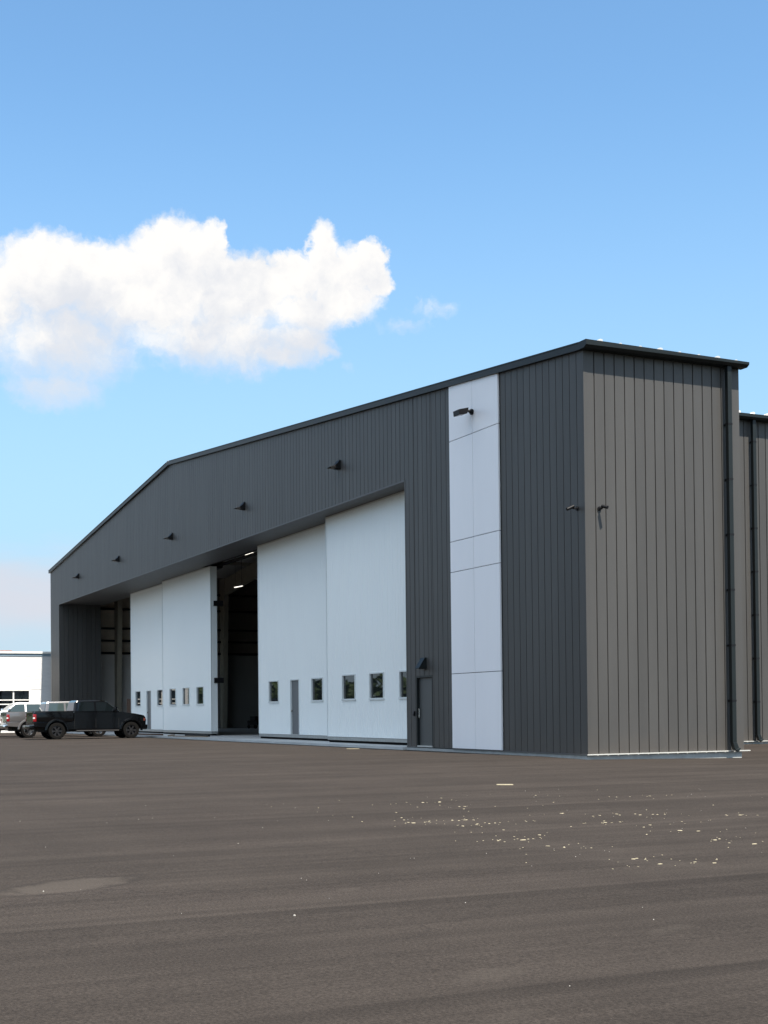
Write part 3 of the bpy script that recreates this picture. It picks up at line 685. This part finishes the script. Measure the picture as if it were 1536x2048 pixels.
# ------------------------------------------------------------------ pickups
def pickup(label, loc, rz, paint, glass, rimmat, trimmat, spec=None):
    """local x forward, origin on the ground under the rear axle; y to the left"""
    t = thing('pickup_truck', label, 'pickup truck', loc, rz, 'pickup trucks parked by the hangar')
    RA, FA, R = 0., 3.68, .405
    hw = .985
    XR, XF = -1.12, 4.44
    def arch(c, r=.50, z0=.50):
        a0 = math.asin((z0-R)/r) if z0 > R else 0
        return [(c+r*math.cos(a), R+r*math.sin(a)) for a in [a0+(math.pi-2*a0)*i/10 for i in range(11)]]
    low = [(XR+.02, .62)]+[q for q in arch(RA)][::-1]+[q for q in arch(FA)][::-1]+[(XF-.12, .46), (XF-.02, .60)]
    cab0, cowl = .84, 3.10
    top = [(XF-.0, .92), (XF-.03, 1.04), (XF-.12, 1.14), (XF-.55, 1.23), (cowl+.25, 1.30), (cowl, 1.32), (cab0, 1.34), (cab0, .86), (XR, .86)]
    b = MB()
    lo2 = [(XR+.02, .62), (RA-.52, .58)]+arch(RA)[::-1]+[(RA+.56, .46), (FA-.56, .46)]+arch(FA)[::-1]+[(XF-.14, .44), (XF-.02, .56)]
    poly = lo2+top
    # cross-section: narrower towards the top (tumblehome) via two half shells
    vs = []; n = len(poly)
    def wy(z): return hw
    b.add([(x, -wy(z), z) for x, z in poly]+[(x, wy(z), z) for x, z in poly], [tuple(range(n))[::-1], tuple(range(n, 2*n))]+[(i, (i+1) % n, (i+1) % n+n, i+n) for i in range(n)])
    b.build('body', paint, t, bevel=.045)
    # bed sides, tailgate, bed floor
    for s_ in (-1, 1):
        b = MB(); a, c = s_*.935, s_*.80
        pl = [(XR, .862), (cab0-.03, .862), (cab0-.03, 1.36), (XR+.06, 1.36), (XR, 1.30)]
        b.hexa([(x, s_*hw, z) for x, z in pl], [(x, c, z) for x, z in pl]); b.build('bed_side', paint, t, bevel=.015, smooth=True)
        b = MB(); b.box(XR+.1, cab0-.05, min(a, c)-.0, max(a, c), 1.361, 1.385); b.build('bed_rail_cap', trimmat[2], t)
        # flare
        for cx_, nm in ((RA, 'fender_flare'), (FA, 'fender_flare')):
            b = MB(); A = [math.radians(q) for q in range(-4, 185, 12)]
            for i in range(len(A)-1):
                q = []
                for a_ in (A[i], A[i+1]):
                    for (r_, w_) in ((.485, hw-.06), (.485, hw+.035), (.56, hw+.03), (.585, hw-.0)):
                        q.append((cx_+r_*math.cos(a_), s_*w_, R+r_*math.sin(a_)+.02))
                b.add(q, [(0, 1, 5, 4), (1, 2, 6, 5), (2, 3, 7, 6), (0, 4, 7, 3)])
            b.build(nm, paint, t, smooth=True)
    b = MB(); b.box(XR-.02, XR+.07, -.80, .80, .80, 1.355); tg = b.build('tailgate', paint, t, bevel=.015)
    MB().box(XR-.045, XR-.02, -.14, .14, 1.16, 1.22).build('handle', 'black', tg)
    # cab
    zb, zt = 1.335, 1.90
    cb = [(cab0, zb), (cab0+.10, zt-.06), (cab0+.22, zt), (cab0+1.35, zt+.02), (cab0+1.62, zt-.035), (cowl+.06, zb-.01)]
    b = MB(); n = len(cb)
    wz = lambda z: .925-.20*(z-zb)/(zt-zb)
    b.add([(x, -wz(z), z) for x, z in cb]+[(x, wz(z), z) for x, z in cb], [tuple(range(n))[::-1], tuple(range(n, 2*n))]+[(i, (i+1) % n, (i+1) % n+n, i+n) for i in range(n)])
    b.build('cab', paint, t, bevel=.06)
    for s_ in (-1, 1):
        for pl in ([(cab0+.17, zb+.04), (cab0+1.02, zb+.04), (cab0+1.02, zt-.09), (cab0+.27, zt-.09)],
                   [(cab0+1.12, zb+.04), (cowl-.14, zb+.04), (cab0+1.62, zt-.10), (cab0+1.12, zt-.09)]):
            b = MB(); b.hexa([(x, s_*(wz(z)+.007), z) for x, z in pl], [(x, s_*(wz(z)-.01), z) for x, z in pl]); b.build('side_window', glass, t)
        b = MB(); b.box(cab0+.08, cowl-.02, s_*.955-.012, s_*.955+.012, zb-.035, zb-.018); b.build('belt_trim', 'rim_black' if 'black' in paint else trimmat[1], t)
        b = MB(); b.box(cowl-.30, cowl-.16, min(s_*.95, s_*1.17), max(s_*.95, s_*1.17), zb+.02, zb+.24); b.build('mirror', paint if trimmat[0] == 'black' else trimmat[0], t, bevel=.03, smooth=True)
        b = MB(); b.tube([(cab0+.1, s_*1.0, .40), (cowl-.05, s_*1.0, .40)], .045, 8); b.build('running_board', trimmat[1], t, smooth=True)
        for xx in (cab0+.95, cab0+2.02):
            b = MB(); b.box(xx-.22, xx-.03, s_*(hw-.015)-.015, s_*(hw-.015)+.02*s_+.0, 1.13, 1.17); b.build('door_handle', paint, t)
        b = MB()
        for xx in (cab0+.02, cab0+1.07, cowl-.05): b.box(xx-.006, xx+.006, s_*hw-.004, s_*hw+.002, .52, 1.0)
        b.build('door_gap', 'dark', t)
        # lamps
        b = MB(); y0, y1 = s_*(hw-.17), s_*(hw+.012)
        b.box(XR-.025, XR+.13, min(y0, y1), max(y0, y1), .88, 1.24); tl = b.build('tail_lamp', 'taillamp', t, bevel=.02, smooth=True)
        b = MB(); y0, y1 = s_*(hw-.15), s_*(hw+.016)
        b.box(XR-.03, XR+.06, min(y0, y1), max(y0, y1), 1.02, 1.09); b.build('reverse_lamp', 'lampwhite', tl)
        b = MB(); y0, y1 = s_*.66, s_*(hw+.004)
        b.hexa([(XF-.26, y0, 1.08), (XF+.01, y0, 1.04), (XF+.01, y0, .84), (XF-.20, y0, .84)], [(XF-.36, y1, 1.08), (XF-.08, y1, 1.04), (XF-.08, y1, .84), (XF-.26, y1, .84)]); hl = b.build('headlight', 'tint' if 'black' in paint else 'lampwhite', t)
        b = MB(); b.box(XF-.14, XF-.05, min(s_*(hw-.01), s_*(hw+.012)), max(s_*(hw-.01), s_*(hw+.012)), .87, 1.0); b.build('marker', 'amber', hl)
    # glazing front and back
    def quad(xa, za, xb, zb2, ins, nm):
        b = MB()
        ya, yb = wz(za)-ins, wz(zb2)-ins
        nx = (zb2-za); nz_ = -(xb-xa); L = math.hypot(nx, nz_); nx, nz_ = nx/L, nz_/L
        if xa < 2: nx, nz_ = -abs(nx), abs(nz_)
        else: nx, nz_ = abs(nx), abs(nz_)
        k = .012
        b.hexa([(xa+nx*k, -ya, za+nz_*k), (xa+nx*k, ya, za+nz_*k), (xb+nx*k, yb, zb2+nz_*k), (xb+nx*k, -yb, zb2+nz_*k)], [(xa-nx*.02, -ya, za-nz_*.02), (xa-nx*.02, ya, za-nz_*.02), (xb-nx*.02, yb, zb2-nz_*.02), (xb-nx*.02, -yb, zb2-nz_*.02)])
        b.build(nm, glass, t)
    quad(cowl-.02, zb+.03, cab0+1.68, zt-.075, .09, 'windshield')
    quad(cab0+.012, zb+.06, cab0+.085, zt-.12, .12, 'rear_window')
    b = MB(); b.box(XF-.02, XF+.03, -.66, .66, .70, 1.08); b.build('grille', trimmat[1], t, bevel=.01)
    b = MB(); b.box(XF-.15, XF+.10, -.93, .93, .44, .68); b.build('front_bumper', trimmat[0], t, bevel=.05, smooth=True)
    b = MB(); b.box(XR-.20, XR+.05, -.93, .93, .50, .70); b.build('rear_bumper', trimmat[0], t, bevel=.04, smooth=True)
    b = MB(); b.box(XR+.3, XF-.3, -.62, .62, .36, .60); b.box(RA-.1, RA+.1, -.8, .8, R-.1, R+.1); b.box(FA-.1, FA+.1, -.8, .8, R-.1, R+.1)
    b.box(RA-.52, RA+.52, -.7, .7, .5, .855); b.box(FA-.52, FA+.52, -.7, .7, .5, 1.0); b.build('underbody', 'dark', t)
    # wheels
    w0 = None
    for cx_ in (RA, FA):
        for s_ in (-1, 1):
            if w0 is None:
                b = MB(); prof = [(.25, -.11), (.27, -.135), (.385, -.13), (R, -.10), (R, .10), (.385, .13), (.27, .135), (.25, .11), (.25, -.11)]
                b.lathe_y(prof, 32); w0 = b.build('wheel', 'rubber', t, smooth=True)
                b = MB(); b.lathe_y([(.255, -.115), (.235, -.118), (.225, -.07), (.225, .09), (.0, .09)], 32)
                for k in range(6):
                    a = 2*math.pi*k/6; c_, s2 = math.cos(a), math.sin(a); p_ = (-s2, c_)
                    q = [(c_*.04+p_[0]*.028, s2*.04+p_[1]*.028), (c_*.24+p_[0]*.045, s2*.24+p_[1]*.045), (c_*.24-p_[0]*.045, s2*.24-p_[1]*.045), (c_*.04-p_[0]*.028, s2*.04-p_[1]*.028)]
                    b.hexa([(u, -.105, v) for u, v in q], [(u, -.06, v) for u, v in q])
                b.lathe_y([(.0, -.115), (.06, -.112), (.075, -.06)], 20)
                rm = b.build('rim', rimmat, w0, smooth=True)
                wh, made = w0, True
            else:
                wh = w0.copy(); col.objects.link(wh); wh.parent = t
                r2 = rm.copy(); col.objects.link(r2); r2.parent = wh
            wh.location = (cx_, s_*.86, R)
            wh.rotation_euler = (0, 0, 0 if s_ < 0 else math.pi)
    return t
gzv = -.11
pickup('black crew cab pickup parked nose towards the hangar doors, nearest of the trucks', (-39.2, -5.12, gzv), math.radians(90), 'paint_black', 'tint', 'rim_black', ('paint_black', 'black', 'black'))
pickup('silver grey pickup with chrome bumper, partly hidden behind the black pickup', (-44.75, -5.42, gzv), math.radians(90), 'paint_silver', 'clearglass', 'chrome', ('chrome', 'black', 'paint_silver'))
pickup('white pickup facing outwards, farthest back behind the silver pickup', (-49.6, -2.75, gzv), math.radians(-90), 'paint_white', 'clearglass', 'chrome', ('chrome', 'black', 'paint_white'))

# ------------------------------------------------------------------ loose things
t = thing('storage_crate', 'dark brown wooden crate standing in the hangar left of the farthest white door', 'crate', (-57.6, 4.4, -.02), 0)
for i in range(8):
    MB().box(-1.5, 1.5, -.62, -.59, .02+i*.26, .27+i*.26).build('plank', 'crate', t)
    MB().box(1.5, 1.53, -.59, .59, .02+i*.26, .27+i*.26).build('plank', 'crate', t)
MB().box(-1.48, 1.5, -.59, .59, 0, 2.08).build('box_body', 'crate', t)
for (x, y, L, a, wd, hh, lb, mt) in ((-34.2, .35, 3.2, 12, .14, .05, 'long grey plank lying on the slab left of the open gap', 'wood'),
        (-38.0, .55, 2.6, -20, .2, .05, 'short weathered plank lying on the slab below the second window', 'wood'),
        (-41.2, .3, 3.6, 6, .12, .08, 'brown timber beam lying on the slab edge beside the black pickup nose', 'crate'),
        (-35.6, 1.15, 3.4, 2, .1, .1, 'dark steel bar lying right under the left door leaf', 'black'),
        (-43.8, .5, 2.4, 30, .3, .06, 'pale board lying on the slab in front of the black pickup', 'base_trim')):
    c_, s_ = math.cos(math.radians(a)), math.sin(math.radians(a))
    b = MB(); b.box(-L/2, L/2, -wd/2, wd/2, 0, hh); ob = b.build('timber_plank' if mt != 'black' else 'steel_bar', mt, bevel=.004)
    ob.location = (x, y, -.025); ob.rotation_euler = (0, 0, math.radians(a)); tag(ob, lb, 'plank' if mt != 'black' else 'steel bar')
t = thing('equipment_cart', 'small dark cart standing deep inside the open gap between the doors', 'cart', (-60.5, 13.2, -.02), .4)
MB().box(-.5, .5, -.3, .3, .25, .55).build('tray', 'black', t, bevel=.03)
MB().box(-.35, .2, -.2, .2, .55, .85).build('motor_housing', 'dark', t, bevel=.05)
b = MB(); b.tube([(.5, -.2, .5), (.75, -.2, .95), (.75, .2, .95), (.5, .2, .5)], .02, 6); b.build('handle', 'black', t)
for a_, c_ in ((-.35, -.3), (.35, -.3), (-.35, .3), (.35, .3)):
    b = MB(); b.lathe_y([(0, -.03), (.13, -.03), (.13, .03), (0, .03)], 12, (a_, c_, .13)); b.build('wheel', 'rubber', t)
def flat_bit(x, y, L, wd, a, lb, m_='litter'):
    b = MB(); pts = [(-L/2, -wd/2), (-L*.1, -wd*.6), (L/2, -wd*.3), (L*.45, wd*.5), (-L*.2, wd*.45), (-L/2, wd*.3)]
    b.prism(pts, 'z', 0, .012); ob = b.build('scrap', m_); ob.location = (x, y, gz(x)+.001); ob.rotation_euler = (0, math.radians(.7), math.radians(a)); tag(ob, lb, 'scrap')
flat_bit(7.18, -6.62, .30, .16, 62, 'pale flat scrap lying alone on the asphalt in front of the white strip')
flat_bit(-12.3, -.9, .42, .14, 66, 'pale strip lying on the asphalt in front of the nearest door leaf')

# ------------------------------------------------------------------ litter: uncountable chips and stones
CL = [(12.44,-11.22),(12.86,-11.3),(10.0,-9.71),(10.04,-9.44),(10.95,-9.51),(12.8,-10.71),(12.82,-10.52),(13.36,-10.66),(13.35,-10.4),(13.5,-10.94),(14.17,-10.75),(15.11,-11.35),(15.23,-11.13),(14.86,-10.68),(15.87,-11.21),(16.07,-11.13),(12.6,-8.91),(13.1,-8.64),(13.95,-9.15),(13.29,-8.13),(13.99,-8.95),(14.49,-8.86),(17.23,-11.09),(17.67,-11.1),(17.7,-10.71),(15.21,-8.96),(16.17,-9.16),(16.74,-9.16),(13.93,-6.98),(10.59,-5.97),(16.23,-9.27)]
def chip(b, x, y, s, hgt):
    n = random.randint(4, 6); a0 = random.random()*6.28; el_ = random.uniform(1., 2.3); th = random.uniform(0, 6.28)
    z = gz(x)+.002; ring = []
    for k in range(n):
        a = a0+6.283*k/n; r = s*random.uniform(.6, 1.1)
        u, v = r*math.cos(a)*el_, r*math.sin(a)
        ring.append((x+u*math.cos(th)-v*math.sin(th), y+u*math.sin(th)+v*math.cos(th)))
    b.hexa([(u, v, z-.004) for u, v in ring], [(x+(u-x)*.8, y+(v-y)*.8, z+hgt*random.uniform(.6, 1.)) for u, v in ring])
b = MB()
for (x, y) in CL:
    chip(b, x, y, random.uniform(.014, .034), .002)
    for k in range(random.randint(3, 9)):
        chip(b, x+random.gauss(0, .14), y+random.gauss(0, .34), random.choice((.005, .006, .008, .008, .016)), .0018)
for k in range(60):
    chip(b, random.uniform(9, 18), random.uniform(-12.2, -5.5), random.choice((.004, .005, .007, .012)), .003)
b.build('chip_litter', 'litter', kind='stuff')
b = MB()
for k in range(110):
    x = random.uniform(8, 25); y = random.uniform(-18.5, -4)
    chip(b, x, y, random.choice((.002, .0025, .003, .004)), .003)
for x, y in ((24.4, -14.5), (23.5, -14.9), (16.8, -16.7), (18.9, -15.3)): chip(b, x, y, .008, .008)
b.build('loose_gravel', 'stone', kind='stuff')

# ------------------------------------------------------------------ far tree belt across the field (mirrored in the door windows)
b = MB(); rnd = random.Random(3)
for i in range(300):
    a = math.radians(181+rnd.uniform(0, 95)); r = rnd.uniform(240, 300)
    cx_, cy_ = -20+r*math.cos(a), r*math.sin(a); hh = rnd.uniform(7.0, 10.0); wd = rnd.uniform(3.5, 6.5)
    b.tube([(cx_, cy_, -1), (cx_, cy_, hh*.6)], [.25, .12], 5)
    for k in range(46):
        th, ph = rnd.uniform(0, 6.28), math.acos(rnd.uniform(-.9, 1)); rr = rnd.uniform(.55, 1.)
        c = Vector((cx_+wd*rr*math.sin(ph)*math.cos(th), cy_+wd*rr*math.sin(ph)*math.sin(th), hh*.52+hh*.5*rr*math.cos(ph)))
        s = rnd.uniform(.7, 1.5); u = Vector((rnd.gauss(0, 1), rnd.gauss(0, 1), rnd.gauss(0, 1))).normalized(); v = u.cross(Vector((rnd.gauss(0, 1), rnd.gauss(0, 1), rnd.gauss(0, 1)))).normalized()
        w_ = u.cross(v)
        b.add([c+u*s, c+v*s, c-u*s, c-v*s, c+w_*s*.5], [(0, 1, 4), (1, 2, 4), (2, 3, 4), (3, 0, 4)])
b.build('tree_belt', 'leaves', kind='stuff')
